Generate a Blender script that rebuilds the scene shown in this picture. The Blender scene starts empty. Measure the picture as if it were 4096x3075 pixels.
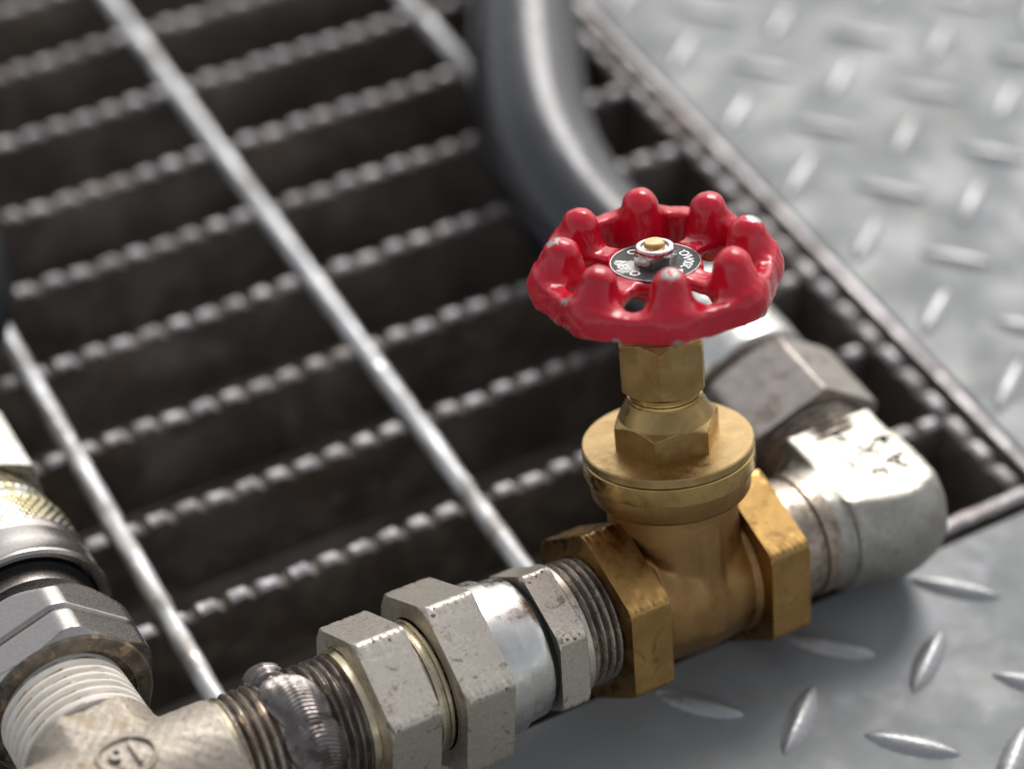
import bpy, math, random
import numpy as np
from mathutils import Matrix, Vector
R_ = math.radians
random.seed(4); rng = np.random.default_rng(4)
SC = bpy.context.scene
COL = SC.collection

# ------------------------------------------------------------------ camera
CAM_LOC = np.array([-101.187, -551.375, 412.663])          # millimetres
CAM_R = np.array([[0.87759, -0.479394, 0.004181],          # right
                  [-0.33201, -0.61403, -0.716057],         # down
                  [0.345841, 0.627016, -0.69803]])         # forward
cd = bpy.data.cameras.new('camera'); cam = bpy.data.objects.new('camera', cd); COL.objects.link(cam)
m = Matrix.Identity(4)
for i in range(3):
    m[i][0] = CAM_R[0][i]; m[i][1] = -CAM_R[1][i]; m[i][2] = -CAM_R[2][i]; m[i][3] = CAM_LOC[i] * .001
cam.matrix_world = m
cd.sensor_width = 36.0; cd.lens = 9598.55 / 4096 * 36
cd.clip_start = .01; cd.clip_end = 100
cd.dof.use_dof = True; cd.dof.focus_distance = .486; cd.dof.aperture_fstop = 5.4; cd.dof.aperture_blades = 0
SC.camera = cam

# ------------------------------------------------------------------ light
SUN_DIR = np.array([0.50, 0.52, 0.68]); SUN_DIR /= np.linalg.norm(SUN_DIR)    # towards the sun
elev = math.asin(SUN_DIR[2]); azim = math.atan2(SUN_DIR[0], SUN_DIR[1])
w = bpy.data.worlds.new('World'); SC.world = w; w.use_nodes = True
nt = w.node_tree; nt.nodes.clear()
sky = nt.nodes.new('ShaderNodeTexSky'); sky.sky_type = 'NISHITA'; sky.sun_disc = False
sky.sun_elevation = elev; sky.sun_rotation = azim
sky.air_density = 1.0; sky.dust_density = 2.5; sky.ozone_density = 1.0
hs = nt.nodes.new('ShaderNodeHueSaturation'); hs.inputs['Saturation'].default_value = .26
bg = nt.nodes.new('ShaderNodeBackground'); bg.inputs['Strength'].default_value = .125
wo = nt.nodes.new('ShaderNodeOutputWorld')
nt.links.new(sky.outputs[0], hs.inputs['Color']); nt.links.new(hs.outputs[0], bg.inputs[0]); nt.links.new(bg.outputs[0], wo.inputs[0])
sd = bpy.data.lights.new('sun', 'SUN'); sd.energy = 1.15; sd.angle = R_(28); sd.color = (1, .985, .965)
so = bpy.data.objects.new('sun', sd); COL.objects.link(so)
so.rotation_euler = Vector(SUN_DIR).to_track_quat('Z', 'Y').to_euler()
SC.view_settings.view_transform = 'Standard'; SC.view_settings.look = 'None'
SC.view_settings.exposure = 0.62; SC.view_settings.gamma = 1.0

# ------------------------------------------------------------------ material helpers
def mat(name, col, rough=.4, metal=0., var=.12, vscale=120., stains=(), bump=(), coat=0., rvar=.12, spec=.5, rnd=False, scratch=0.):
    """stains: (colour, threshold, scale, softness, roughness, metallic); bump: (scale, strength_mm)"""
    M = bpy.data.materials.new(name); M.use_nodes = True
    t = M.node_tree; N = t.nodes; L = t.links
    P = N['Principled BSDF']
    tc = N.new('ShaderNodeTexCoord'); vec = tc.outputs['Object']
    if rnd:
        oi = N.new('ShaderNodeObjectInfo'); mm = N.new('ShaderNodeMath'); mm.operation = 'MULTIPLY'; mm.inputs[1].default_value = 7.3
        L.new(oi.outputs['Random'], mm.inputs[0])
        va = N.new('ShaderNodeVectorMath'); va.operation = 'ADD'; L.new(vec, va.inputs[0]); L.new(mm.outputs[0], va.inputs[1]); vec = va.outputs[0]
    def noise(scale, detail=5, rough=.6, dist=0.):
        n = N.new('ShaderNodeTexNoise'); n.inputs['Scale'].default_value = scale; n.inputs['Detail'].default_value = detail
        n.inputs['Roughness'].default_value = rough; n.inputs['Distortion'].default_value = dist
        L.new(vec, n.inputs['Vector']); return n.outputs['Fac']
    def ramp(fac, a, b, o0, o1):
        n = N.new('ShaderNodeMapRange'); n.interpolation_type = 'SMOOTHSTEP'
        n.inputs[1].default_value = a; n.inputs[2].default_value = b; n.inputs[3].default_value = o0; n.inputs[4].default_value = o1
        L.new(fac, n.inputs[0]); return n.outputs[0]
    def mixc(f, a, b):
        n = N.new('ShaderNodeMix'); n.data_type = 'RGBA'; L.new(f, n.inputs[0])
        for k, s in ((6, a), (7, b)):
            if isinstance(s, tuple): n.inputs[k].default_value = (*s[:3], 1)
            else: L.new(s, n.inputs[k])
        return n.outputs[2]
    def mixf(f, a, b):
        n = N.new('ShaderNodeMix'); n.data_type = 'FLOAT'; L.new(f, n.inputs[0])
        for k, s in ((2, a), (3, b)):
            if isinstance(s, (int, float)): n.inputs[k].default_value = s
            else: L.new(s, n.inputs[k])
        return n.outputs[0]
    f0 = noise(vscale)
    lo = tuple(max(0, c * (1 - var)) for c in col); hi = tuple(min(1, c * (1 + var)) for c in col)
    c = mixc(ramp(f0, .3, .7, 0, 1), lo, hi)
    r = ramp(noise(vscale * 2.3), .3, .7, max(.03, rough - rvar), min(1, rough + rvar))
    me = metal
    for (sc_, th, scl, soft, sr, sm) in stains:
        f = ramp(noise(scl, 8, .68, .6), th - soft, th + soft, 0, 1)
        c = mixc(f, c, sc_); r = mixf(f, r, sr); me = mixf(f, me, sm)
    L.new(c, P.inputs['Base Color']); L.new(r, P.inputs['Roughness'])
    if isinstance(me, (int, float)): P.inputs['Metallic'].default_value = me
    else: L.new(me, P.inputs['Metallic'])
    P.inputs['Specular IOR Level'].default_value = spec
    P.inputs['Coat Weight'].default_value = coat; P.inputs['Coat Roughness'].default_value = .08
    last = None
    for (scl, st) in bump:
        b = N.new('ShaderNodeBump'); b.inputs['Strength'].default_value = 1.0; b.inputs['Distance'].default_value = st * .001
        L.new(noise(scl, 4, .6), b.inputs['Height'])
        if last: L.new(last, b.inputs['Normal'])
        last = b.outputs[0]
    if scratch:
        w_ = N.new('ShaderNodeTexNoise'); w_.inputs['Scale'].default_value = 260; w_.inputs['Detail'].default_value = 3
        mp = N.new('ShaderNodeMapping'); mp.inputs['Scale'].default_value = (14, 1, 1); L.new(vec, mp.inputs[0]); L.new(mp.outputs[0], w_.inputs['Vector'])
        b = N.new('ShaderNodeBump'); b.inputs['Distance'].default_value = scratch * .001; L.new(w_.outputs['Fac'], b.inputs['Height'])
        if last: L.new(last, b.inputs['Normal'])
        last = b.outputs[0]
    if last: L.new(last, P.inputs['Normal'])
    M['P'] = 1
    return M

DK = (.035, .024, .016)
RED = mat('red_enamel', (.49, .006, .022), .22, 0, .12, 60, bump=((260, .03), (900, .006)), coat=.25, rvar=.06, spec=.4,
          stains=(((.12, .008, .010), .68, 420, .03, .5, 0), ((.30, .29, .27), .735, 170, .008, .35, .8)))
BRASS = mat('cast_brass', (.37, .25, .105), .38, 1, .16, 140, bump=((2000, .02), (700, .012)),
            stains=(((.30, .155, .045), .60, 90, .12, .5, .9), (DK, .74, 520, .015, .6, .2)))
BRASS_GRAIN = mat('grainy_brass', (.42, .29, .13), .36, 1, .14, 160, bump=((1900, .04), (700, .015)),
                  stains=(((.32, .18, .06), .62, 110, .10, .5, .9),))
BRASS_BODY = mat('brown_brass', (.31, .182, .074), .40, 1, .16, 90, bump=((1800, .016), (500, .012)),
                 stains=(((.24, .125, .04), .58, 70, .12, .5, .9),))
BRASS_TURN = mat('turned_brass', (.52, .35, .13), .26, 1, .10, 200, bump=((900, .006),), scratch=.008,
                 stains=(((.36, .22, .08), .60, 160, .14, .42, .95),))
BRASS_HEX = mat('oily_brass', (.37, .225, .080), .33, 1, .15, 130, bump=((1500, .014),),
                stains=(((.22, .11, .03), .63, 150, .05, .5, .8), (DK, .72, 480, .02, .6, .1)))
STEEL = mat('dull_zinc', (.57, .515, .435), .36, .90, .10, 1500, bump=((2200, .008),),
            stains=(((.46, .41, .345), .57, 1100, .08, .43, .88), ((.50, .455, .39), .60, 130, .10, .42, .94), ((.17, .13, .10), .655, 800, .03, .6, .2), ((.24, .19, .15), .615, 330, .05, .52, .6)))
STEEL_CAST = mat('cast_zinc', (.40, .35, .285), .50, .50, .16, 1300, bump=((1700, .035),),
                 stains=(((.24, .20, .165), .55, 1300, .06, .55, .5), ((.30, .235, .16), .58, 110, .08, .55, .4), ((.11, .085, .068), .62, 520, .03, .65, .3)))
ELBOW_STEEL = mat('forged_steel', (.34, .325, .285), .46, .9, .10, 700, bump=((1500, .012), (500, .012)),
                  stains=(((.30, .275, .24), .58, 420, .08, .5, .8), ((.15, .125, .10), .665, 500, .03, .6, .3)))
STEEL_DARK = mat('weathered_steel', (.33, .295, .265), .45, .7, .12, 300, bump=((1600, .02),),
                 stains=(((.17, .135, .11), .58, 220, .08, .55, .5),))
SLEEVE = mat('bright_zinc', (.60, .585, .545), .28, 1, .06, 200, bump=((300, .008),), scratch=.01,
             stains=(((.20, .18, .15), .70, 900, .02, .5, .5),))
COLLAR = mat('yellowed_steel', (.50, .43, .30), .28, 1, .16, 180, bump=((500, .03),), scratch=.008,
             stains=((DK, .66, 330, .05, .5, .2),))
THREAD = mat('oily_thread', (.34, .285, .23), .32, .9, .2, 300, bump=((1500, .012),),
             stains=(((.16, .115, .08), .56, 420, .08, .42, .5),))
GROOVE = mat('groove_grime', (.075, .056, .042), .38, .4, .3, 400)
THREAD_DARK = mat('burnt_thread', (.20, .17, .145), .30, .9, .2, 300, bump=((1200, .015),),
                  stains=(((.06, .045, .036), .54, 300, .10, .4, .4),))
WELD = mat('weld_metal', (.17, .152, .142), .17, 1, .25, 240, bump=((2200, .004),),
           stains=(((.055, .042, .036), .55, 210, .09, .35, .6), ((.30, .31, .40), .68, 140, .04, .22, 1)))
TAPE = mat('thread_tape', (.74, .69, .61), .55, 0, .05, 200, bump=((500, .05),),
           stains=(((.48, .36, .24), .67, 220, .07, .6, 0), ((.16, .10, .06), .765, 420, .02, .7, 0)))
NICKEL = mat('grey_nickel', (.38, .35, .325), .27, 1, .07, 1200, bump=((1300, .008),), rvar=.05,
             stains=(((.18, .15, .11), .72, 260, .03, .5, .5),))
GRIME = mat('greasy_ring', (.13, .105, .08), .5, .3, .4, 300, bump=((700, .15),),
            stains=(((.30, .22, .13), .58, 260, .05, .6, .1), ((.02, .018, .015), .60, 180, .06, .4, 0)))
GOLD = mat('yellow_passivate', (.47, .40, .23), .30, 1, .14, 150, bump=((800, .03),),
           stains=(((.62, .62, .60), .54, 160, .10, .3, 1),))
OLIVE = mat('olive_grease', (.26, .20, .05), .35, .5, .3, 150)
RUBBER = mat('hose_rubber', (.010, .010, .013), .17, 0, .2, 40, bump=((260, .03),), rvar=.05, spec=.5,
             stains=(((.022, .022, .028), .60, 70, .12, .34, 0),))
TAPE_DIRT = mat('tape_dirt', (.36, .26, .17), .6, 0, .35, 300)
STAMP = mat('stamp_dirt', (.02, .017, .014), .9, 0, .3, 600, spec=.05)
BLACK = mat('black_seal', (.010, .011, .012), .5, 0, .2, 200, spec=.25)
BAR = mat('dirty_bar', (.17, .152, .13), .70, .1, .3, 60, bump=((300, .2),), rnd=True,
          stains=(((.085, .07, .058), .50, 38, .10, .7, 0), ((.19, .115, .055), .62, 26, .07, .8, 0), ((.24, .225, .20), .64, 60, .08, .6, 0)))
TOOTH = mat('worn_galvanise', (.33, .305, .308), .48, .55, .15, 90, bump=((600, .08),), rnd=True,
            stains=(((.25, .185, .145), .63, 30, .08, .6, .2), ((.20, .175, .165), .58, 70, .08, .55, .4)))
ROD = mat('bright_galvanise', (.56, .56, .56), .50, .45, .12, 90, bump=((900, .03), (300, .05)), rnd=True,
          stains=(((.32, .30, .27), .54, 75, .07, .55, .4), ((.72, .72, .72), .60, 140, .06, .38, .7), ((.30, .23, .15), .64, 30, .05, .6, .2)))
PLATE = mat('plate_steel', (.215, .220, .217), .53, .05, .08, 25, bump=((700, .012), (70, .05)), rvar=.16,
            stains=(((.20, .185, .165), .64, 60, .08, .52, .3), ((.17, .175, .185), .62, 22, .08, .42, .2), ((.34, .34, .35), .70, 300, .03, .3, .5)), spec=.27)
LUG = mat('lug_steel', (.32, .32, .32), .42, .6, .06, 90, bump=((700, .10),), rnd=True)
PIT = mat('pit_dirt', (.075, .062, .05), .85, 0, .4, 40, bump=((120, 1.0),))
NUT = mat('stainless', (.60, .58, .56), .17, 1, .06, 200, bump=((600, .012),))
STEM = mat('stem_brass', (.66, .46, .24), .28, 1, .12, 300, bump=((900, .04),))
INK = mat('label_black', (.010, .012, .012), .36, 0, .3, 300, spec=.35, bump=((2600, .006),), stains=(((.35, .36, .36), .70, 900, .015, .3, .9),))
WHITE = mat('label_white', (.80, .81, .80), .3, .2, .03, 300)

def wear_or_glare(M, spots, col=(.40, .39, .36), metal=.85, rough=.32):
    t = M.node_tree; N = t.nodes; L = t.links; P = N['Principled BSDF']
    tc = N.new('ShaderNodeTexCoord'); nz = N.new('ShaderNodeTexNoise'); nz.inputs['Scale'].default_value = 900; nz.inputs['Detail'].default_value = 4
    L.new(tc.outputs['Object'], nz.inputs['Vector']); tot = None
    for (x, y, z, rad, hole) in spots:
        ds = N.new('ShaderNodeVectorMath'); ds.operation = 'DISTANCE'; L.new(tc.outputs['Object'], ds.inputs[0]); ds.inputs[1].default_value = (x * .001, y * .001, z * .001)
        mu = N.new('ShaderNodeMath'); mu.operation = 'MULTIPLY_ADD'; L.new(nz.outputs['Fac'], mu.inputs[0]); mu.inputs[1].default_value = rad * .0016; L.new(ds.outputs['Value'], mu.inputs[2])
        a = N.new('ShaderNodeMapRange'); a.inputs[1].default_value = rad * .00165; a.inputs[2].default_value = rad * .00185; a.inputs[3].default_value = 1; a.inputs[4].default_value = 0; L.new(mu.outputs[0], a.inputs[0]); f = a.outputs[0]
        if hole:
            h = N.new('ShaderNodeMapRange'); h.inputs[1].default_value = rad * .0010; h.inputs[2].default_value = rad * .0013; L.new(mu.outputs[0], h.inputs[0])
            m2 = N.new('ShaderNodeMath'); m2.operation = 'MULTIPLY'; L.new(f, m2.inputs[0]); L.new(h.outputs[0], m2.inputs[1]); f = m2.outputs[0]
        if tot is None: tot = f
        else:
            mx = N.new('ShaderNodeMath'); mx.operation = 'MAXIMUM'; L.new(tot, mx.inputs[0]); L.new(f, mx.inputs[1]); tot = mx.outputs[0]
    for nm, val in (('Base Color', (*col, 1)), ('Metallic', metal), ('Roughness', rough), ('Coat Weight', 0.)):
        inp = P.inputs[nm]; isc = nm == 'Base Color'
        mx = N.new('ShaderNodeMix'); mx.data_type = 'RGBA' if isc else 'FLOAT'; L.new(tot, mx.inputs[0]); ia, ib, o = (6, 7, 2) if isc else (2, 3, 0)
        if inp.is_linked: L.new(inp.links[0].from_socket, mx.inputs[ia])
        else: mx.inputs[ia].default_value = inp.default_value
        mx.inputs[ib].default_value = val; L.new(mx.outputs[o], inp)
def cp(x, a, R0, rad, hole=0): return (x, R0 * math.sin(R_(a)), R0 * math.cos(R_(a)), rad, hole)
# ------------------------------------------------------------------ mesh helpers (all geometry written in millimetres)
def link(o, parent=None):
    COL.objects.link(o)
    if parent: o.parent = parent
    return o
def mk(name, V, F, material, parent=None, sharp=32, mats=None, fm=None):
    me = bpy.data.meshes.new(name)
    me.from_pydata([tuple(float(c) * .001 for c in v) for v in V], [], [tuple(int(i) for i in f) for f in F])
    for q in (mats or [material]): me.materials.append(q)
    me.polygons.foreach_set('use_smooth', [True] * len(me.polygons))
    if fm is not None: me.polygons.foreach_set('material_index', list(fm))
    if sharp: me.set_sharp_from_angle(angle=R_(sharp))
    me.update()
    return link(bpy.data.objects.new(name, me), parent)
def tag(o, label=None, cat=None, group=None, kind=None):
    if label: o['label'] = label
    if cat: o['category'] = cat
    if group: o['group'] = group
    if kind: o['kind'] = kind
    return o
def thing(name, label, cat, origin, ex, ey, ez, group=None):
    o = bpy.data.objects.new(name, None); COL.objects.link(o); o.empty_display_size = .01
    mm = Matrix.Identity(4)
    for i in range(3): mm[i][0] = ex[i]; mm[i][1] = ey[i]; mm[i][2] = ez[i]; mm[i][3] = origin[i] * .001
    o.matrix_world = mm
    return tag(o, label, cat, group)
def grid_faces(nx, n, closed=True):
    F = []
    for i in range(nx - 1):
        for j in range(n if closed else n - 1):
            k = (j + 1) % n; F.append((i * n + j, i * n + k, (i + 1) * n + k, (i + 1) * n + j))
    return F
def radial(name, f, xs, material, parent=None, n=96, axis='x', cap=(0, 0), sharp=32, off=(0, 0), th0=0.):
    """surface r = f(x, theta) about the local X (theta from +Z towards +Y) or Z (theta from +X towards +Y) axis; cap = inner radii of end faces"""
    xs = np.asarray(xs, float); th = th0 + np.arange(n) * 2 * np.pi / n
    rows = []
    for x in xs: rows.append((x, np.broadcast_to(f(x, th), (n,)).copy()))
    if cap[0] is not None: rows.insert(0, (xs[0], np.full(n, max(cap[0], .02))))
    if cap[1] is not None: rows.append((xs[-1], np.full(n, max(cap[1], .02))))
    V = []
    for x, r in rows:
        if axis == 'x': V += list(zip(np.full(n, x), off[0] + r * np.sin(th), off[1] + r * np.cos(th)))
        else: V += list(zip(off[0] + r * np.cos(th), off[1] + r * np.sin(th), np.full(n, x)))
    F = grid_faces(len(rows), n)
    if axis == 'x': F = [q[::-1] for q in F]
    # theta runs Z->Y about X: keep outward normals by checking one face
    a, b, c, d = [np.array(V[i]) for i in F[len(F) // 2]]
    nn = np.cross(b - a, c - a); ctr = (a + b + c + d) / 4
    rad = np.array([0, ctr[1] - off[0], ctr[2] - off[1]]) if axis == 'x' else np.array([ctr[0] - off[0], ctr[1] - off[1], 0])
    if nn @ rad < 0: F = [q[::-1] for q in F]
    return mk(name, V, F, material, parent, sharp)
def lathe(name, prof, material, parent=None, n=96, axis='x', cap=(0, 0), sharp=32, wob=0.):
    ph = rng.uniform(0, 6, 3)
    xs = [q[0] for q in prof]; rs = dict(enumerate(q[1] for q in prof))
    it = iter(range(len(prof)))
    def f(x, th):
        r = rs[next(it)]
        return r + wob * (np.sin(2 * th + ph[0]) + .6 * np.sin(3 * th + ph[1]) + .4 * np.sin(5 * th + ph[2]))
    return radial(name, f, xs, material, parent, n, axis, cap, sharp)
def hexr(th, ac, ph, flat=.985):
    a = ac * math.cos(math.pi / 6)
    r = a / np.cos((th - ph) % (math.pi / 3) - math.pi / 6)
    lim = ac * flat
    return -np.log(np.exp(-r * 14) + np.exp(-lim * 14 - 1.2)) / 14
def hexnut(name, x0, x1, ac, phase, material, parent=None, ch=(.95, .95), slope=1.73, axis='x', cap=(0, 0), n=120, dents=0.):
    ph = R_(phase)
    k0 = (ac * 1.0 - ac * ch[0]) / slope; k1 = (ac * 1.0 - ac * ch[1]) / slope
    nm_ = 26 if dents else 6
    if dents: n = 240
    xs = sorted(set(np.round(np.concatenate([x0 + np.linspace(0, k0, 9), np.linspace(x0 + k0, x1 - k1, nm_), x1 - np.linspace(0, k1, 9)]), 4)))
    pp = rng.uniform(0, 6, 8)
    def f(x, th):
        r = hexr(th, ac, ph)
        lim = min(ac * ch[0] + (x - x0) * slope, ac * ch[1] + (x1 - x) * slope)
        r = np.minimum(r, lim)
        if dents:
            dl = ((th - ph) + math.pi / 6) % (math.pi / 3) - math.pi / 6
            k = np.round((th - ph) / (math.pi / 3))
            a = np.sin(x * 1.9 + pp[0] + k * 2.3) + np.sin(x * 4.3 + pp[1] + k * 4.1 + th * 9) + .7 * np.sin(x * 8.1 + pp[2] + th * 31)
            r = r - dents * np.exp(-(dl / .075) ** 2) * np.clip(a * .5, -.25, 1.)              # battered ridges
            c = np.sin(x * 1.1 + pp[3] + th * 11) * np.sin(th * 23 + pp[4] - x * .9)
            r = r - dents * .35 * np.exp(-((np.abs(dl) - .15) / .07) ** 2) * np.clip(c - .35, 0, 1) * 1.5   # wrench bites beside them
        return r
    return radial(name, f, xs, material, parent, n, axis, cap, 28, (0, 0), ph)
def thread(name, x0, x1, R, depth, pitch, material, parent=None, taper=0., n=80, cap=(0, 0), wear=0., flat=.25, groove=None, gthr=.62):
    xs = np.arange(x0, x1 + 1e-6, pitch / 10)
    p1 = rng.uniform(0, 6, 4)
    def f(x, th):
        t = (x / pitch - th / (2 * np.pi)) % 1
        w_ = np.clip((np.abs(t * 2 - 1) - flat * .5) / (1 - flat), 0, 1)
        e = min(1, (x - x0) / pitch + .15, (x1 - x) / pitch + .15)
        d = depth * (1 + wear * (np.sin(th * 3 + p1[0] + x) + np.sin(th * 7 + p1[1] - x * 2) * .6))
        return R - taper * (x - x0) - d * w_ * e - depth * .3 * (1 - e)
    o = radial(name, f, xs, material, parent, n, 'x', cap, 50)
    if groove:
        me = o.data; me.materials.append(groove); mi = []
        for q in me.polygons:
            c = q.center * 1000; th = math.atan2(c.y, c.z); t = (c.x / pitch - th / (2 * math.pi)) % 1
            mi.append(1 if abs(t * 2 - 1) > gthr and x0 < c.x < x1 else 0)
        me.polygons.foreach_set('material_index', mi)
    return o
def tube(name, path, rad, material, parent=None, n=28, sub=10):
    P = np.array(path, float); K = len(P); pts = []; rr = []
    rad = np.broadcast_to(rad, (K,))
    for i in range(K - 1):
        a, b, c, d = P[max(i - 1, 0)], P[i], P[i + 1], P[min(i + 2, K - 1)]
        for s in range(sub):
            t = s / sub
            pts.append(.5 * (2 * b + (c - a) * t + (2 * a - 5 * b + 4 * c - d) * t * t + (3 * b - a - 3 * c + d) * t ** 3)); rr.append(rad[i] * (1 - t) + rad[i + 1] * t)
    pts.append(P[-1]); rr.append(rad[-1]); pts = np.array(pts)
    tg = np.gradient(pts, axis=0); tg /= np.linalg.norm(tg, axis=1)[:, None]
    up = np.array([0, 0, 1.]); V = []
    for q, t, r in zip(pts, tg, rr):
        a = np.cross(up, t); a /= np.linalg.norm(a) + 1e-9; b = np.cross(t, a)
        for j in range(n):
            an = 2 * math.pi * j / n; V.append(q + r * (math.cos(an) * a + math.sin(an) * b))
    F = grid_faces(len(pts), n)
    F.append(tuple(range(n))[::-1]); F.append(tuple((len(pts) - 1) * n + j for j in range(n)))
    return mk(name, V, F, material, parent, 40)
def boxm(name, lo, hi, material, parent=None):
    (a, b, c), (d, e, f) = lo, hi
    V = [(a, b, c), (d, b, c), (d, e, c), (a, e, c), (a, b, f), (d, b, f), (d, e, f), (a, e, f)]
    F = [(0, 3, 2, 1), (4, 5, 6, 7), (0, 1, 5, 4), (1, 2, 6, 5), (2, 3, 7, 6), (3, 0, 4, 7)]
    return mk(name, V, F, material, parent, 20)

# --- distance fields meshed by surface nets: castings with fillets
def smin(a, b, k):
    h = np.clip(.5 + .5 * (b - a) / k, 0, 1); return b * (1 - h) + a * h - k * h * (1 - h)
def smax(a, b, k): return -smin(-a, -b, k)
def surfnet(name, fn, lo, hi, h, material, parent=None):
    ax = [np.arange(lo[i], hi[i] + h, h, dtype=np.float32) for i in range(3)]
    X, Y, Z = np.meshgrid(*ax, indexing='ij')
    D = fn(X, Y, Z); S = D < 0
    nx, ny, nz = D.shape
    acc = np.zeros((nx - 1, ny - 1, nz - 1, 3), np.float32); cnt = np.zeros((nx - 1, ny - 1, nz - 1), np.float32)
    base = (slice(0, -1),) * 3
    for axis in range(3):
        o = [a for a in range(3) if a != axis]
        for s1 in (0, 1):
            for s2 in (0, 1):
                sl0 = [slice(0, -1)] * 3; sl1 = [slice(0, -1)] * 3
                for a, s in ((o[0], s1), (o[1], s2)):
                    sl0[a] = sl1[a] = slice(s, None if s else -1)
                sl0[axis] = slice(0, -1); sl1[axis] = slice(1, None)
                d0 = D[tuple(sl0)]; d1 = D[tuple(sl1)]; c = (d0 < 0) != (d1 < 0)
                t = np.where(c, d0 / np.where(c, d0 - d1, 1), 0)
                acc[..., axis] += np.where(c, t, 0); acc[..., o[0]] += np.where(c, s1, 0); acc[..., o[1]] += np.where(c, s2, 0); cnt += c
    act = cnt > 0; idx = np.full(act.shape, -1, np.int64); idx[act] = np.arange(act.sum())
    V = acc[act] / cnt[act][:, None]; I = np.argwhere(act); V = (V + I) * h + np.array(lo)
    F = []
    for axis in range(3):
        o = [(axis + 1) % 3, (axis + 2) % 3]
        sl0 = [slice(1, -1)] * 3; sl1 = [slice(1, -1)] * 3; sl0[axis] = slice(0, -1); sl1[axis] = slice(1, None)
        a = S[tuple(sl0)]; b = S[tuple(sl1)]
        for flip in (0, 1):
            e = np.argwhere(a & ~b if not flip else ~a & b)
            if not len(e): continue
            e = e + np.array([0 if k == axis else 1 for k in range(3)])
            def g(d1, d2):
                q = e.copy(); q[:, o[0]] -= d1; q[:, o[1]] -= d2; return idx[q[:, 0], q[:, 1], q[:, 2]]
            q = np.stack([g(1, 1), g(0, 1), g(0, 0), g(1, 0)], 1)
            F.append(q[:, ::-1] if flip else q)
    return mk(name, V, np.concatenate(F), material, parent, 0)
def cyl(a, b, c, r, lo, hi, rd):          # a,b radial coordinates, c axial
    q0 = np.hypot(a, b) - (r - rd); q1 = np.abs(c - (lo + hi) / 2) - ((hi - lo) / 2 - rd)
    return np.hypot(np.maximum(q0, 0), np.maximum(q1, 0)) + np.minimum(np.maximum(q0, q1), 0) - rd
def box(x, y, z, c, hf, rd):
    q = [np.abs(v - c[i]) - (hf[i] - rd) for i, v in enumerate((x, y, z))]
    return np.sqrt(sum(np.maximum(k, 0) ** 2 for k in q)) + np.minimum(np.maximum(np.maximum(q[0], q[1]), q[2]), 0) - rd
def caps(x, y, z, a, b, ra, rb):
    a = np.array(a, float); b = np.array(b, float); d = b - a
    t = np.clip(((x - a[0]) * d[0] + (y - a[1]) * d[1] + (z - a[2]) * d[2]) / (d @ d), 0, 1)
    return np.sqrt((x - a[0] - t * d[0]) ** 2 + (y - a[1] - t * d[1]) ** 2 + (z - a[2] - t * d[2]) ** 2) - (ra + (rb - ra) * t)
def text_mesh(s, size, depth, bold=0.):
    cu = bpy.data.curves.new('lettering', 'FONT'); cu.body = s; cu.size = size; cu.extrude = depth; cu.align_x = 'CENTER'; cu.align_y = 'CENTER'; cu.offset = bold; cu.resolution_u = 3
    o = bpy.data.objects.new('lettering', cu); COL.objects.link(o)
    me = bpy.data.meshes.new_from_object(o.evaluated_get(bpy.context.evaluated_depsgraph_get()))
    V = np.array([v.co[:] for v in me.vertices]).reshape(-1, 3); F = [tuple(q.vertices) for q in me.polygons]
    bpy.data.objects.remove(o); bpy.data.curves.remove(cu); bpy.data.meshes.remove(me)
    return V, F

# ------------------------------------------------------------------ frames
O = np.array([71.88, -271.35, 23.33])
p = np.array([.996787, .032169, -.073351]); b = np.array([-.05307, .951183, -.304030]); s = np.array([.05999, .306946, .949834])
def W(u, v, w_): return O + u * p + v * b + w_ * s
def ortho(x, y):
    x = np.array(x, float); x /= np.linalg.norm(x); y = np.array(y, float); y -= (y @ x) * x; y /= np.linalg.norm(y); return x, y, np.cross(x, y)

# ------------------------------------------------------------------ setting: chequer plate, pit
PX, PY = 199.6, -274.6
def slab():
    X0, X1, Y0, Y1 = -420, PX, PY, 420; B = 3000; T = -6
    V = []; F = []
    def q(*pts):
        k = len(V); V.extend(pts); F.append(tuple(range(k, k + len(pts))))
    c = .8
    xs = [-B, X0 - c, X0, X1, X1 + c, B]; ys = [-B, Y0 - c, Y0, Y1, Y1 + c, B]
    q((-B, -B, 0), (B, -B, 0), (B, Y0 - c, 0), (-B, Y0 - c, 0)); q((-B, Y1 + c, 0), (B, Y1 + c, 0), (B, B, 0), (-B, B, 0))
    q((-B, Y0 - c, 0), (X0 - c, Y0 - c, 0), (X0 - c, Y1 + c, 0), (-B, Y1 + c, 0)); q((X1 + c, Y0 - c, 0), (B, Y0 - c, 0), (B, Y1 + c, 0), (X1 + c, Y1 + c, 0))
    a = [(X0 - c, Y0 - c), (X1 + c, Y0 - c), (X1 + c, Y1 + c), (X0 - c, Y1 + c)]; d = [(X0, Y0), (X1, Y0), (X1, Y1), (X0, Y1)]
    for i in range(4):
        j = (i + 1) % 4
        q((*a[i], 0), (*a[j], 0), (*d[j], -c), (*d[i], -c)); q((*d[i], -c), (*d[j], -c), (*d[j], T), (*d[i], T))
    return V, F
floor = tag(mk('floor_plate', *slab(), PLATE, None, 20), 'grey chequer steel floor plate with raised lens shaped treads', None, None, 'structure')
pit = tag(boxm('pit', (-424, PY - 4, -74), (PX + 4, 424, -70), PIT), 'dark dirty bottom of the pit under the grating', None, None, 'structure')
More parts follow.
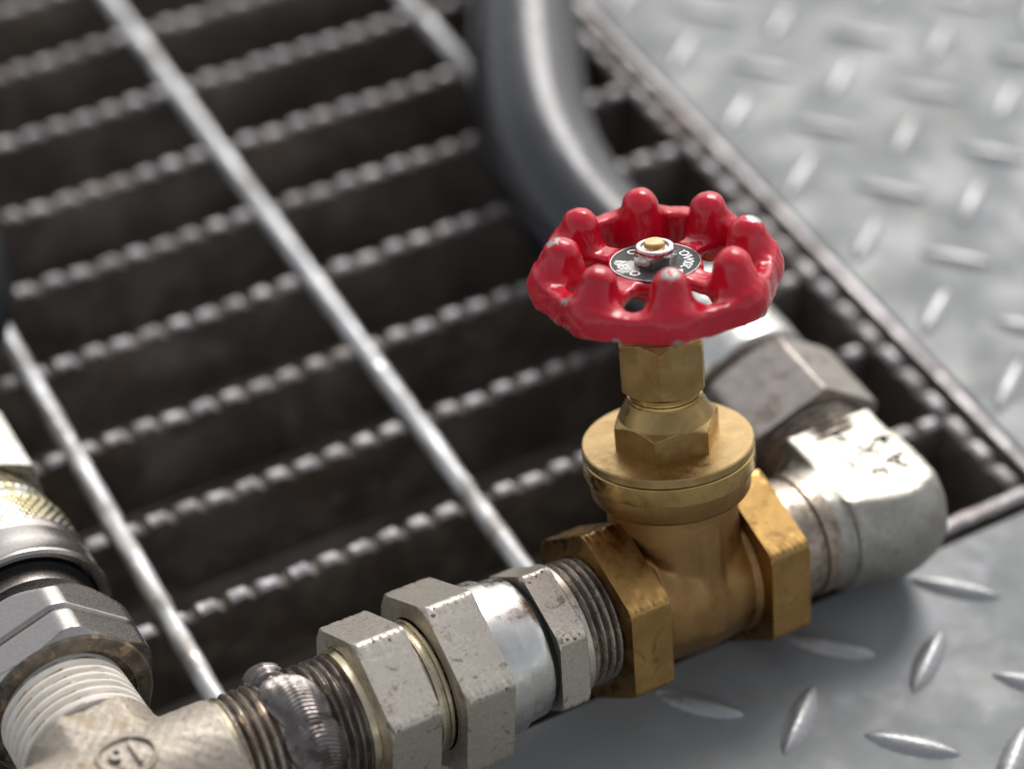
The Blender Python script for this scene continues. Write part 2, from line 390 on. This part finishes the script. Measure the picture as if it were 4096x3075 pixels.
for nm, lo, hi in (('pit_wall', (PX + .3, PY - 4, -70), (PX + 4, 424, -6.2)), ('pit_wall', (-424, PY - 4, -70), (PX + .2, PY - .3, -6.2)),
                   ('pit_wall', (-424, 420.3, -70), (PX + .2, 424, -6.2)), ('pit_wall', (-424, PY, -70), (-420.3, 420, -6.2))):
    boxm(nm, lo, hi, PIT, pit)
boxm('edge_strip', (197.4, PY + 3, -8), (199.2, 419, -.5), TOOTH, floor)
def lug_mesh():
    n, k = 25, 9; V = []
    for i in range(n):
        t = -1 + 2 * i / (n - 1); ww = 2.9 * max(0, 1 - abs(t) ** 2.2) ** .8 + .05; hh = 1.7 * max(0, 1 - abs(t) ** 2.6) ** .7
        for j in range(k):
            y = -1 + 2 * j / (k - 1)
            V.append((10.4 * t, ww * y + .12 * math.sin(i * 2.1 + j), hh * (1 - abs(y) ** 1.7) ** .85 * (1 + .07 * math.sin(i * 2.7)) - .02 if abs(y) < 1 else -.02))
    return V, [(i * k + j, (i + 1) * k + j, (i + 1) * k + j + 1, i * k + j + 1) for i in range(n - 1) for j in range(k - 1)]
lugs = [mk('tread_lug', *lug_mesh(), LUG, floor, 0)]
spots = []
for i in range(-2, 12):
    for j in range(-4, 14):
        spots.append((57.5 + 34.1 * i, -287 + 30.75 * j, -45)); spots.append((73.5 + 34.3 * i, -301.3 + 30.9 * j, 37))
first = True
for x, y, a in spots:
    if not ((x > PX + 9 or y < PY - 7) and (x + .75 * y > -150) and (y < 150) and x - y * .75 < 460): continue
    o = lugs[0] if first else lugs[0].copy()
    if not first: link(o, floor)
    first = False
    o.location = ((x + random.uniform(-.4, .4)) * .001, (y + random.uniform(-.4, .4)) * .001, 0); o.rotation_euler = (0, 0, R_(a + random.uniform(-2, 2)))
    o.scale = (random.uniform(.95, 1.02), 1, random.uniform(.9, 1.05))

# ------------------------------------------------------------------ steel grating
gr = thing('floor_grating', 'steel floor grating with serrated dirty bars and bright twisted cross rods over the pit', 'grating', (0, -100, 0), (1, 0, 0), (0, 1, 0), (0, 0, 1))
def bar_mesh(L0, L1, pitch, teeth=True, dep=27., ph=0.):
    xs = np.arange(L0, L1 + .01, pitch / 10); V = []; F = []; fm = []; jit = rng.uniform(-.5, .3, 400)
    for x in xs:
        t = ((x - ph) / pitch) % 1
        z = -1.9 * max(0, math.cos((t - .5) * 2 * math.pi)) ** 1.6 if teeth else 0
        z += .12 * math.sin(x * .37) + .08 * math.sin(x * 1.13)
        if teeth: z += jit[int((x - L0 - ph) / pitch) % 400] * (z > -1.5)
        wd = 1.85 + .10 * math.sin(x * .9)
        V += [(x, -wd, -dep), (x, -wd, z - .9), (x, -wd + .7, z - .15), (x, 0, z), (x, wd - .7, z - .15), (x, wd, z - .9), (x, wd, -dep)]
    k = 7
    for i in range(len(xs) - 1):
        for j in range(k - 1):
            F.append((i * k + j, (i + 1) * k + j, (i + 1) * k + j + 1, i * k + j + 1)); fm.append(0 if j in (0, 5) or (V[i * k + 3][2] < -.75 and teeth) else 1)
    return V, F, fm
V, F, fm = bar_mesh(-300, 188.5, 7.63, ph=6.4 - 3.8)
bar0 = None
for k in range(-9, 9):
    y = -30. * k
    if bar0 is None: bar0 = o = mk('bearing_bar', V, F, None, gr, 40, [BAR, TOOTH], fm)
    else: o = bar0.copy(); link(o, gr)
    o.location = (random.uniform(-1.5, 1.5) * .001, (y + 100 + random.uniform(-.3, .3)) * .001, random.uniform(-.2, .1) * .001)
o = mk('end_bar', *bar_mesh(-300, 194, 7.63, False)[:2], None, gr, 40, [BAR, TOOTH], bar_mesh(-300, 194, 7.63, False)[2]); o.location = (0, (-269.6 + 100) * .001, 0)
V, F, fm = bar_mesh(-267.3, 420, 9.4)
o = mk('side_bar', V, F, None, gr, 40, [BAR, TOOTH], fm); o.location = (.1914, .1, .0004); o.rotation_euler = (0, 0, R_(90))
def rod_mesh():
    ys = np.arange(-268, 400, 1.5); n = 16; V = []
    for y in ys:
        tw = y / 30. * math.pi / 2 + .3
        for j in range(n):
            a = 2 * math.pi * j / n; q = (abs(math.cos(a)) ** 4 + abs(math.sin(a)) ** 4) ** -.25
            nd = (y + 15) % 30 - 15; r = 2.15 * min(q, 1.12) * (1 - .10 * math.exp(-(nd / 3.2) ** 2) + .07 * math.exp(-((abs(nd) - 5.5) / 2.4) ** 2) + .02 * math.sin(y * .41 + a)); V.append((r * math.cos(a + tw), y, r * math.sin(a + tw)))
    return V, grid_faces(len(ys), n)
V, F = rod_mesh(); F = [f[::-1] for f in F]
rod0 = None
for x in (0, 77.2, 154.4, -77.2, -154.4, -231.6):
    if rod0 is None: rod0 = o = mk('cross_rod', V, F, ROD, gr, 50)
    else: o = rod0.copy(); link(o, gr)
    o.location = (x * .001, .1, -.0009)

# ------------------------------------------------------------------ gate valve
U0 = 22.9
gv = thing('gate_valve', 'brass gate valve with chipped red handwheel standing in the pipe run', 'valve', W(U0, 0, 0), p, b, s)
ff = np.array([-.483, -.876, 0]); rr_ = np.array([.876, -.483, 0])
fa = math.atan2(ff @ b, ff @ p)                      # angle, in the valve's XY plane, that faces the camera
def ang(deg): return math.degrees(fa) + deg           # degrees from the camera-facing side, positive to the right
def body(x, y, z):
    d = cyl(x, y, z, 13.9, -4, 29, 1)
    d = smin(d, np.sqrt(x * x + y * y + (z * 1.0) ** 2) - 15.0, 2.)
    d = smin(d, caps(x, y, z, (-5, 0, -.5), (5, 0, -.5), 14.4, 14.4), 2.5)
    d = smin(d, cyl(y, z, x, 14.2, -13.4, 13.4, .6), 1.8)
    d = smin(d, cyl(y, z, x, 15.4, -12.6, -11.2, .5), .6)
    d = smin(d, cyl(y, z, x, 15.2, 11.2, 12.6, .5), .6)
    # ribs of the gate guides on both faces
    d = smin(d, box(x, y, z, (0, 0, 10), (2.2, 14.8, 16), 1.2), 2.0)
    return d
bd = surfnet('body', body, (-16, -18, -18), (16, 18, 31), .42, BRASS_BODY, gv)
for x0, x1 in ((-U0, -U0 + 9.6), (U0 - 10.6, U0 - .8)):
    hexnut('hex_end', x0, x1, 20.6, -2, BRASS_HEX, gv, (.965, .965), axis='x', cap=(13.9, 13), dents=.2)
lathe('body_band', [(22.6, 13.6), (23.2, 15.4), (23.8, 16.5), (24.5, 16.9), (28.3, 17.1), (28.75, 17.0)], BRASS_BODY, gv, 128, 'z', (12, 12), wob=.03)
lathe('body_flange', [(28.6, 17.6), (28.8, 17.95), (29.1, 18.1), (32.75, 18.1), (32.95, 17.9)], BRASS_TURN, gv, 128, 'z', (12, 8), wob=.02)
bn = lathe('bonnet', [(32.9, 17.4), (33.12, 17.4), (33.2, 17.95), (33.4, 18.1), (34.9, 18.1), (35.2, 17.8), (35.25, 16), (35.25, 13)], BRASS_GRAIN, gv, 128, 'z', (8, 9), wob=.02)
def bon(x, th):
    lim = 11.6 if x < 40 else (11.4 - (x - 40.1) * 1.3 if x < 41.3 else 9.84 - (x - 41.3) * .50)
    return np.minimum(hexr(th, 11.5, R_(ang(-13))), lim)
radial('bonnet_hex', bon, list(np.linspace(35.2, 40.0, 6)) + list(np.linspace(40.1, 41.5, 15)) + list(np.linspace(41.7, 45.6, 14)), BRASS, bn, 144, 'z', (9, 6), 28, (0, 0), R_(ang(-13)))
lathe('neck', [(44.6, 7.7), (45.4, 7.9), (46.1, 7.7), (46.2, 7.35), (46.7, 7.3), (46.8, 7.7), (47.5, 7.75), (47.7, 7.4), (48.3, 7.3)], BRASS_TURN, bn, 80, 'z', (5, 5))
hexnut('packing_nut', 47.9, 60.4, 9.75, ang(-3), BRASS, gv, (.86, .84), 1.2, 'z', (6, 4), 120, .06)
lathe('stem', [(58, 3.1), (68, 3.0), (78.6, 3.0), (78.7, 2.15), (80.0, 2.1), (80.25, 1.85)], STEM, gv, 40, 'z', (0, 0))
lathe('gland', [(60.0, 5.4), (61.6, 5.3), (62.2, 4.6)], BRASS, gv, 48, 'z', (3, 3))
# handwheel in its own slightly tilted frame (origin = centre of the label disc)
n_ = np.array([.078, .285, .955]); n_ /= np.linalg.norm(n_)
nl = np.array([n_ @ p, n_ @ b, n_ @ s]); xl = np.array([1., 0, 0]); xl -= (xl @ nl) * nl; xl /= np.linalg.norm(xl); yl = np.cross(nl, xl)
HM = Matrix(((xl[0], yl[0], nl[0], 0), (xl[1], yl[1], nl[1], 0), (xl[2], yl[2], nl[2], .0757), (0, 0, 0, 1)))
LOB = [8 + 45 * k for k in range(8)]
K = 1.0
ff2 = (math.cos(fa), math.sin(fa))
def wheel(x, y, z):
    x, y, z = x / K, y / K, z / K
    r = np.hypot(x, y); th = np.arctan2(y, x)
    dev = -(x * ff2[0] + y * ff2[1]) / np.maximum(r, 1)          # -1 towards the camera side, +1 at the back
    rim = smax(box(r, z, 0 * z, (22.0, -2, 0), (2.1, 5, 9), .5), z - (.35 + 1.7 * dev), 1.3)
    d = rim
    for i, a in enumerate(LOB):
        t = R_(ang(a)); c, q = math.cos(t), math.sin(t); hgt = (3.7, 4.2, 4.7, 4.9, 4.9, 4.2, 4.1, 3.3)[i]
        lob = caps(x, y, z, (20.7 * c, 20.7 * q, -3.0), (19.0 * c, 19.0 * q, hgt - .45), 5.5, 3.65)
        lob = smin(lob, caps(x, y, z, (17.6 * c, 17.6 * q, -1.8), (18.2 * c, 18.2 * q, hgt - 1.3), 3.9, 3.2), 1.5)
        d = smin(d, lob, 2.6)
    hub = np.minimum(cyl(x, y, z, 9.7, -2.9, -.45, .7), cyl(x, y, z, 5.6, -7.4, -2, .8))
    for a in (-37, 53, 143, 233):
        t = R_(ang(a)); c, q = math.cos(t), math.sin(t)
        xx = x * c + y * q; yy = -x * q + y * c
        hub = smin(hub, box(xx, yy, z, (14, 0, -1.9), (8, 3.0, 1.35), 1.0), 1.6)
    d = smin(d, hub, 1.4)
    d = smax(d, -(z + 6.9), 1.0)
    d = d + .10 * np.sin(x * .9 + 1) * np.sin(y * .8 + z * .7) + .05 * np.sin(x * 2.3 + z) * np.sin(y * 2.1)
    return d * K
hw = surfnet('handwheel', wheel, (-28, -28, -9), (28, 28, 10), .36, RED, gv); hw.matrix_local = HM
def kp(a, R0, z, rad, hole=0): t = R_(ang(a)); return (R0 * math.cos(t), R0 * math.sin(t), z, rad, hole)
wear_or_glare(RED, [kp(8, 20.2, 6.9, 2.1, 1), kp(-82, 20.5, 7.0, 1.7, 1), kp(98, 20.3, 7.2, 1.7), kp(-50, 24.2, 0.5, 1.9), kp(-37, 24.5, 4.2, .5), kp(53, 24.5, 4.5, .6), kp(143, 21, 7.3, .6),
            kp(-58, 25.2, -6.5, 1.5), kp(8, 25.6, -6.6, 1.3), kp(22, 24, -6.9, .8), kp(53, 25.6, -5.6, .8), kp(98, 25.3, 2.0, .8), kp(-82, 25.6, -5.5, .7), kp(-20, 24, -6.7, 1.0), kp(-12, 12, -1.2, .6)])
# above: enamel chipped to bare metal on the knob tops
wear_or_glare(INK, [kp(-78, 5.6, 0, 2.2), kp(-62, 7.2, 0, 1.5), kp(-92, 7.4, 0, 1.2), kp(-50, 5.4, 0, 1.0)])  # silver patches put glare into the colour of the label's left side
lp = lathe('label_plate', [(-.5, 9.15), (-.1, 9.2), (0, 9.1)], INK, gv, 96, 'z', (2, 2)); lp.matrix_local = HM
rimw = lathe('label_rim', [(-.05, 9.2), (.06, 9.18), (.06, 8.98), (-.02, 8.95)], NUT, lp, 96, 'z', (None, None))
def place_chars(chars, R0, size, material, name):
    AV, AF = [], []
    for ch, a in chars:
        V, F = text_mesh(ch, size, .03, .012 * size)
        t = R_(ang(a)); e_r = np.array([math.cos(t), math.sin(t)]); e_t = np.array([-e_r[1], e_r[0]])      # counter-clockwise reading, letter tops to the centre
        k = len(AV)
        for v in V:
            q = e_r * (R0 - v[1]) + e_t * v[0]; AV.append((q[0], q[1], .05 + v[2]))
        AF += [tuple(i + k for i in f) for f in F]
    o = mk(name, AV, AF, material, lp, 20); return o
place_chars([('2', 62), ('0', 73), ('0', 84), ('W', 99), ('.', 108.5), ('O', 119), ('.', 129), ('O', 222), ('O', -38), ('P', -62), ('E', -75), ('N', -88)], 6.9, 2.9, WHITE, 'lettering')
AV = []
for a, r in ((40, 5.4), (52, 6.9), (40, 8.3)):
    t = R_(ang(a)); AV.append((r * math.cos(t), r * math.sin(t), .08))
mk('arrow_mark', AV, [(0, 2, 1)], WHITE, lp, 0)
nut = hexnut('lock_nut', .05, 2.75, 4.45, ang(-17), NUT, gv, (.97, .86), .9, 'z', (2.2, 2.2), 96); nut.matrix_local = HM
lathe('nut_collar', [(2.4, 4.0), (2.9, 4.05), (3.3, 4.0), (3.6, 3.75), (3.7, 3.4), (3.6, 2.9), (3.1, 2.7)], NUT, nut, 72, 'z', (3, 2.0))

gr_ = []
q_ = np.random.default_rng(11)
for (x0, x1, ac, ph) in ((-9.4, 1.2, 20.7, -12.5), (-5.5, 5.2, 18.7, -14), (-5.2, 1.0, 16.7, -4)):
    for k in (0, -60):
        for _ in range(6):
            x = q_.uniform(x0 + .5, x1 - .3); a = ph + k + q_.uniform(-6, 3); rr = ac * math.cos(R_(30)) / math.cos(R_(30 - min(abs(a - ph - k), 30)))
            gr_.append((x, rr * math.sin(R_(a)), rr * math.cos(R_(a)), q_.uniform(.15, .42), 0))
wear_or_glare(STEEL, gr_, (.13, .10, .075), .3, .5)
# ------------------------------------------------------------------ adapter between valve and union
ad = thing('hex_adapter', 'short silver hexagon adapter screwed into the left side of the brass valve', 'pipe fitting', W(-10, 0, 0), p, b, s)
hexnut('hex', -5.4, 1.2, 16.9, -4, STEEL, ad, (.96, .95), cap=(12, 12), dents=.16)
lathe('shoulder', [(1.1, 14.2), (1.5, 14.6), (2.9, 14.5), (3.2, 13.8)], STEEL, ad, 96, 'x', (12, 12))
thread('male_thread', 3.0, 14.5, 13.75, 1.0, 1.95, THREAD, ad, wear=.10, groove=GROOVE)
lathe('seal_ring', [(-8.0, 13.4), (-7.8, 14.0), (-6.2, 14.1), (-5.3, 13.8)], BLACK, ad, 72, 'x', (10, 10))

# ------------------------------------------------------------------ union
un = thing('pipe_union', 'large silver union nut with smooth bright sleeve between two hexagons', 'pipe fitting', W(-30, 0, 0), p, b, s)
hexnut('union_nut', -9.7, 1.3, 20.9, -12.5, STEEL, un, (.93, .985), cap=(14.4, 12), dents=.20)
lathe('sleeve', [(1.2, 16.7), (1.6, 16.75), (6.9, 16.45), (7.05, 16.2), (7.12, 15.75), (11.0, 15.35), (12.6, 15.1), (13.1, 14.7)], SLEEVE, un, 112, 'x', (12, 12), wob=.05)
lathe('collar', [(-14.4, 13.2), (-14.2, 13.6), (-13.2, 13.75), (-13.0, 14.3), (-12.4, 14.4), (-12.2, 13.9), (-11.2, 13.9), (-11.0, 14.25), (-10.4, 14.3), (-10.2, 13.8), (-8.0, 13.7)], COLLAR, un, 96, 'x', (10, 10))

# ------------------------------------------------------------------ left hexagon and welded nipple
bs = thing('hex_bushing', 'beige grey hexagon bushing on the threaded end beside the weld', 'pipe fitting', W(-50, 0, 0), p, b, s)
hexnut('hex', -5.7, 5.4, 18.9, -14, STEEL, bs, (.93, .97), cap=(12.4, 12), dents=.20)
lathe('collar', [(-8.2, 12.9), (-8.0, 13.5), (-6.6, 13.6), (-6.4, 14.2), (-5.5, 14.2)], COLLAR, bs, 96, 'x', (11, 11))
np_ = thing('threaded_nipple', 'dark oily threaded pipe nipple with lumpy weld bead', 'pipe fitting', W(-71, 0, 0), p, b, s)
lathe('plain_ring', [(-14.2, 12.5), (-14, 13.0), (-12.4, 13.1), (-12.1, 12.6)], COLLAR, np_, 96, 'x', (10, 10))
thread('thread', -12.6, -3.2, 13.1, 1.2, 2.1, THREAD, np_, wear=.12, groove=GROOVE)
thread('thread', 1.5, 13.6, 13.3, .95, 1.8, THREAD_DARK, np_, wear=.22, groove=GROOVE)
lathe('pipe_core', [(-14, 11.7), (14, 11.7)], THREAD_DARK, np_, 64, 'x', (8, 8))
def weld():
    nu, nt_ = 90, 300; V = []
    us = np.linspace(-6.5, 9.5, nu); ths = np.linspace(R_(62), R_(-128), nt_)
    for t in ths:
        dg = math.degrees(t)
        # pools laid one after another: (centre angle, centre u, half length deg, half width, height)
        for u in us:
            h = -1.2; rip = 0
            for k, (c, uc, la, wd, ht, sk) in enumerate(((33, -.2, 19, 4.7, 3.5, 0), (-26, 1.4, 44, 5.9, 2.3, .05), (-70, 1.9, 38, 6.3, 2.1, .04), (-108, 1.7, 28, 5.2, 1.5, 0))):
                e = 1 - ((dg - c) / la) ** 2 - ((u - uc - sk * (dg - c) * -.6) / wd) ** 2
                if e > 0:
                    hh = ht * e ** .55 - .5
                    if hh > h: h = hh; rip = ((dg - c) * .225 + .085 * (u - uc) ** 2 * (1 if k else 0)) * 2 * math.pi / .80
            h += .13 * (abs(math.sin(rip * .5)) * 2 - 1) * (h > -.4) + .06 * math.sin(u * 1.7 + t * 6) * math.sin(t * 9 - u)
            r = 12.9 + h
            V.append((u, r * math.sin(t), r * math.cos(t)))
    F = [(i * nu + j, i * nu + j + 1, (i + 1) * nu + j + 1, (i + 1) * nu + j) for i in range(nt_ - 1) for j in range(nu - 1)]
    a, b_, c = (np.array(V[q]) for q in F[len(F) // 2][:3])
    if np.cross(b_ - a, c - a) @ np.array([0, a[1], a[2]]) < 0: F = [f[::-1] for f in F]
    return V, F
mk('weld_bead', *weld(), WELD, np_, 0)

# ------------------------------------------------------------------ tee
tl = R_(-7); td = np.array([0, math.cos(tl), math.sin(tl)])
tx, ty, tz = ortho(p, td)
te = thing('tee_fitting', 'grey cast tee fitting with raised number in an oval', 'pipe fitting', W(-105.7, 0, 0), tx, ty, tz)
def tee(x, y, z):
    d = cyl(y, z, x, 13.3, -21.8, 21.8, .8)
    arm = smax(cyl(x, z, y, 14.1, -2, 16.3, .5), z - 12.6, .35)
    foot = box(x, y, z, (0, 7, -2), (13.6, 7.5, 9), 2.5)
    d = smin(smin(d, arm, .9), foot, 1.2)
    return d + .10 * np.sin(x * .7 + y) * np.sin(z * .8 - y * .5) + .05 * np.sin(x * 2.1) * np.sin(y * 1.9 + z)
surfnet('body', tee, (-24, -16, -16), (24, 19, 16), .42, STEEL_CAST, te)
thread('taped_thread', 0, 16.5, 14.0, 1.1, 2.35, TAPE, te, taper=.02, wear=.3, flat=.5, groove=TAPE_DIRT, gthr=.70)
o = te.children[-1]; o.location = (0, .0158, 0); o.rotation_euler = (0, 0, R_(90))
def mark():
    V, F = text_mesh('16', 7.0, .40, .10); AV = []; AF = list(F)
    rot = R_(180 + 4); c0, s0 = math.cos(rot), math.sin(rot)
    def wrap(x, y, z):
        a = R_(-4.5) + y / 13.4; r = 13.72 + z; return (1.3 + x, r * math.sin(a), r * math.cos(a))
    for v in V: AV.append(wrap(v[0] * c0 - v[1] * s0, v[0] * s0 + v[1] * c0, v[2] + .38))
    n, k = 48, 6
    for i in range(n):
        t = 2 * math.pi * i / n
        for j in range(k):
            q = 2 * math.pi * j / k; rx = 5.6 + .45 * math.cos(q); ry = 4.7 + .45 * math.cos(q)
            ex, ey = rx * math.cos(t), ry * math.sin(t); AV.append(wrap(ex * .974 + ey * .225, -ex * .225 + ey * .974, .45 * math.sin(q)))
    m0 = len(V)
    for i in range(n):
        for j in range(k):
            AF.append((m0 + i * k + j, m0 + i * k + (j + 1) % k, m0 + ((i + 1) % n) * k + (j + 1) % k, m0 + ((i + 1) % n) * k + j))
    return AV, AF
mk('raised_marking', *mark(), STEEL_CAST, te, 30)

# ------------------------------------------------------------------ quick coupling on the tee branch
cx, cy, cz = ortho(td, -tx)            # local X runs along the branch, away from the tee
T0 = W(-105.7, 0, 0)
qc = thing('hose_coupling', 'grey quick hose coupling with knurled yellowish sleeve on the taped thread', 'hose coupling', T0, cx, cy, cz)
PHQ = 52
def qhex(x, th):
    r = hexr(th, 20.4, R_(PHQ), .955)
    lim = min(17.6 + (x - 30.5) * 1.6, 15.4 + (53.5 - x) * .42 + .012 * (53.5 - x) ** 2 if x > 42 else 30)
    g = 1.15 * math.exp(-((x - 38.8) / .55) ** 2)
    return np.minimum(r, lim) - g
radial('hex_nut', qhex, list(np.linspace(30.5, 33, 14)) + list(np.linspace(33.2, 42, 44)) + list(np.linspace(42.2, 53.5, 40)), NICKEL, qc, 144, 'x', (14.2, 10), 24, (0, 0), R_(PHQ))
lathe('face_ring', [(29.9, 14.4), (30.0, 17.4), (30.6, 17.9), (31.2, 17.4)], GRIME, qc, 96, 'x', (14.2, 12), wob=.05)
lathe('neck', [(53, 15.2), (56.5, 15.4), (60.5, 15.5)], NICKEL, qc, 96, 'x', (9, 9))
lathe('seal_ring', [(57.6, 15.4), (57.9, 16.4), (59.2, 16.6), (60.2, 16.2)], BLACK, qc, 96, 'x', (12, 12))
lathe('groove_ring', [(38.2, 17.2), (38.6, 16.75), (39.0, 16.75), (39.4, 17.2)], OLIVE, qc, 96, 'x', (14, 14))
sl = lathe('sleeve', [(62, 16.7), (58.2, 17.2), (57.4, 18.2), (57.3, 19.0), (57.8, 19.55), (58.6, 19.6), (59.3, 19.2), (63, 19.3), (66.5, 19.3), (67.5, 19.05), (68.2, 19.1), (69.2, 19.4), (70.2, 19.3), (70.3, 19.0)], NICKEL, qc, 112, 'x', (13, 12), wob=.0)
def kn(x, th):
    e = min(1, (x - 70.3) / .6, (86.5 - x) / .6) if 70.3 < x < 86.5 else 0
    g = sum(.45 * math.exp(-((x - c) / .45) ** 2) for c in (79.8, 84.6))
    tp = 0 if x < 80 else (x - 80) * .22
    return 19.0 - tp - g + .17 * e * np.sign(np.sin(th * 55 + x * 2.4)) * np.abs(np.sin(th * 55 + x * 2.4)) ** .7 * (1 if x < 79 else .2) + .08 * e * np.sin(th * 55 - x * 2.4)
radial('knurled_band', kn, np.arange(70.1, 92.5, .28), GOLD, qc, 440, 'x', (13, 12), 60)
hexnut('tail_hex', 93.5, 116, 20.2, 8, SLEEVE, qc, (.97, .97), cap=(10, 10))
lathe('tail_neck', [(91, 14), (95, 14)], NICKEL, qc, 64, 'x', (9, 9))
lathe('ferrule', [(115, 15.5), (116, 16.4), (136, 16.4), (137, 15.8)], STEEL, qc, 64, 'x', (9, 9))
H = [T0 + td * 128, T0 + td * 138, (-24, -124, 16), (-13.5, -107, 17), (-8, -90, 17), (-5, -68, 17), (-6.5, -45, 17), (-15, -18, 17), (-50, 20, 18), (-120, 70, 18), (-220, 120, 18)]
tag(tube('black_hose', H, 15.2, BLACK), 'black rubber hose bulging in at the left edge behind the quick coupling', 'hose')

# ------------------------------------------------------------------ elbow
E0 = W(72, 0, 0); e1, e2, e3 = ortho(p, (0, 1, 0))
el = thing('elbow_fitting', 'silver forged elbow fitting with stamped flat top at the right end', 'pipe fitting', E0, e1, e2, e3)
def elbow(x, y, z):
    d = cyl(y, z, x, 13.9, -15.5, 4, .6)
    d = smin(d, cyl(x, z, y, 15.0, -3, 12.5, .8), .8)
    blk = cyl(y, z, x, 15.4, -11.2, 14, 1.0)
    blk = smin(blk, cyl(x, z, y, 15.6, -6, 10.5, 1.0), 1.0)
    blk = smin(blk, np.sqrt((x - 3) ** 2 + (y + 2) ** 2 + z ** 2) - 15.8, 2.5)
    top = box(x, y, z, (0, 4.6, 6), (11.4, 11.4, 7.5), .6)
    blk = smin(blk, top, .9)
    blk = smax(blk, z - 13.5, .6)
    blk = smax(blk, x - 14.6, 5.0)
    d = smin(d, blk, .7)
    d = smax(d, z - 13.5, .5)
    return d + .09 * np.sin(x * .8 + y) * np.sin(z * .7 - y * .6)
eb = surfnet('body', elbow, (-18, -20, -19), (20, 20, 16), .42, ELBOW_STEEL, el)
lathe('pipe_end', [(-28.6, 13.3), (-26, 13.35), (-20.5, 13.7), (-20.2, 13.2), (-18.6, 13.2), (-18.4, 13.9), (-15, 14.0)], THREAD, el, 96, 'x', (8, 8), wob=.08)
o = thread('male_thread', 12, 22, 14.8, 1.0, 1.9, THREAD, el, groove=GROOVE); o.rotation_euler = (0, 0, R_(90))
AV, AF = [], []
for ch, x, y, sz, r in (('A', 6.5, -1.0, 7, 70), ('K', 3.2, 4.8, 7.5, 70), ('4', 8.2, 5.6, 6, 70), ('V', -0.8, 10.4, 6.5, 60), ('3', 1.2, -2.4, 5, 70), ('6', -4.5, 2.5, 5.5, 65)):
    V, F = text_mesh(ch, sz, .14, .04); c0, s0 = math.cos(R_(r)), math.sin(R_(r)); k = len(AV)
    for v in V: AV.append((x + v[0] * c0 - v[1] * s0, y + v[0] * s0 + v[1] * c0, 13.42 + v[2]))
    AF += [tuple(i + k for i in f) for f in F]
mk('stamped_marking', AV, AF, STAMP, el, 20)

# ------------------------------------------------------------------ nut, ferrule and hose behind the valve
hx, hy, hz = ortho((0, 1, 0), (-1, 0, 0))
hf = thing('hose_end', 'weathered steel swivel nut and crimped ferrule joining the grey hose to the elbow', 'hose fitting', E0, hx, hy, hz)
hexnut('swivel_nut', 20.3, 40.2, 19.6, -7, STEEL_DARK, hf, (.965, .93), cap=(15, 12), dents=.14)
lathe('neck', [(39, 13), (45.5, 13)], STEEL_DARK, hf, 64, 'x', (9, 9))
lathe('ferrule', [(44.5, 12), (44.7, 15.4), (45.4, 16.2), (52, 16.4), (58, 16.2), (59, 15.4), (60.2, 15.4), (61, 16.3), (70, 16.4), (71, 15.9)], SLEEVE, hf, 96, 'x', (9, 9))
HP = [(144, -212, 18), (143.6, -196, 17.5), (141.2, -180, 17), (139.8, -163, 16.5), (140.8, -143, 16), (145.6, -119, 16), (157, -91, 16), (172, -62, 16), (188, -32, 16), (204, 0, 16), (222, 40, 16), (240, 90, 16), (250, 160, 16)]
tag(tube('grey_hose', HP, 15.4, RUBBER, None, 36), 'thick dark grey rubber hose curving away behind the red handwheel', 'hose')
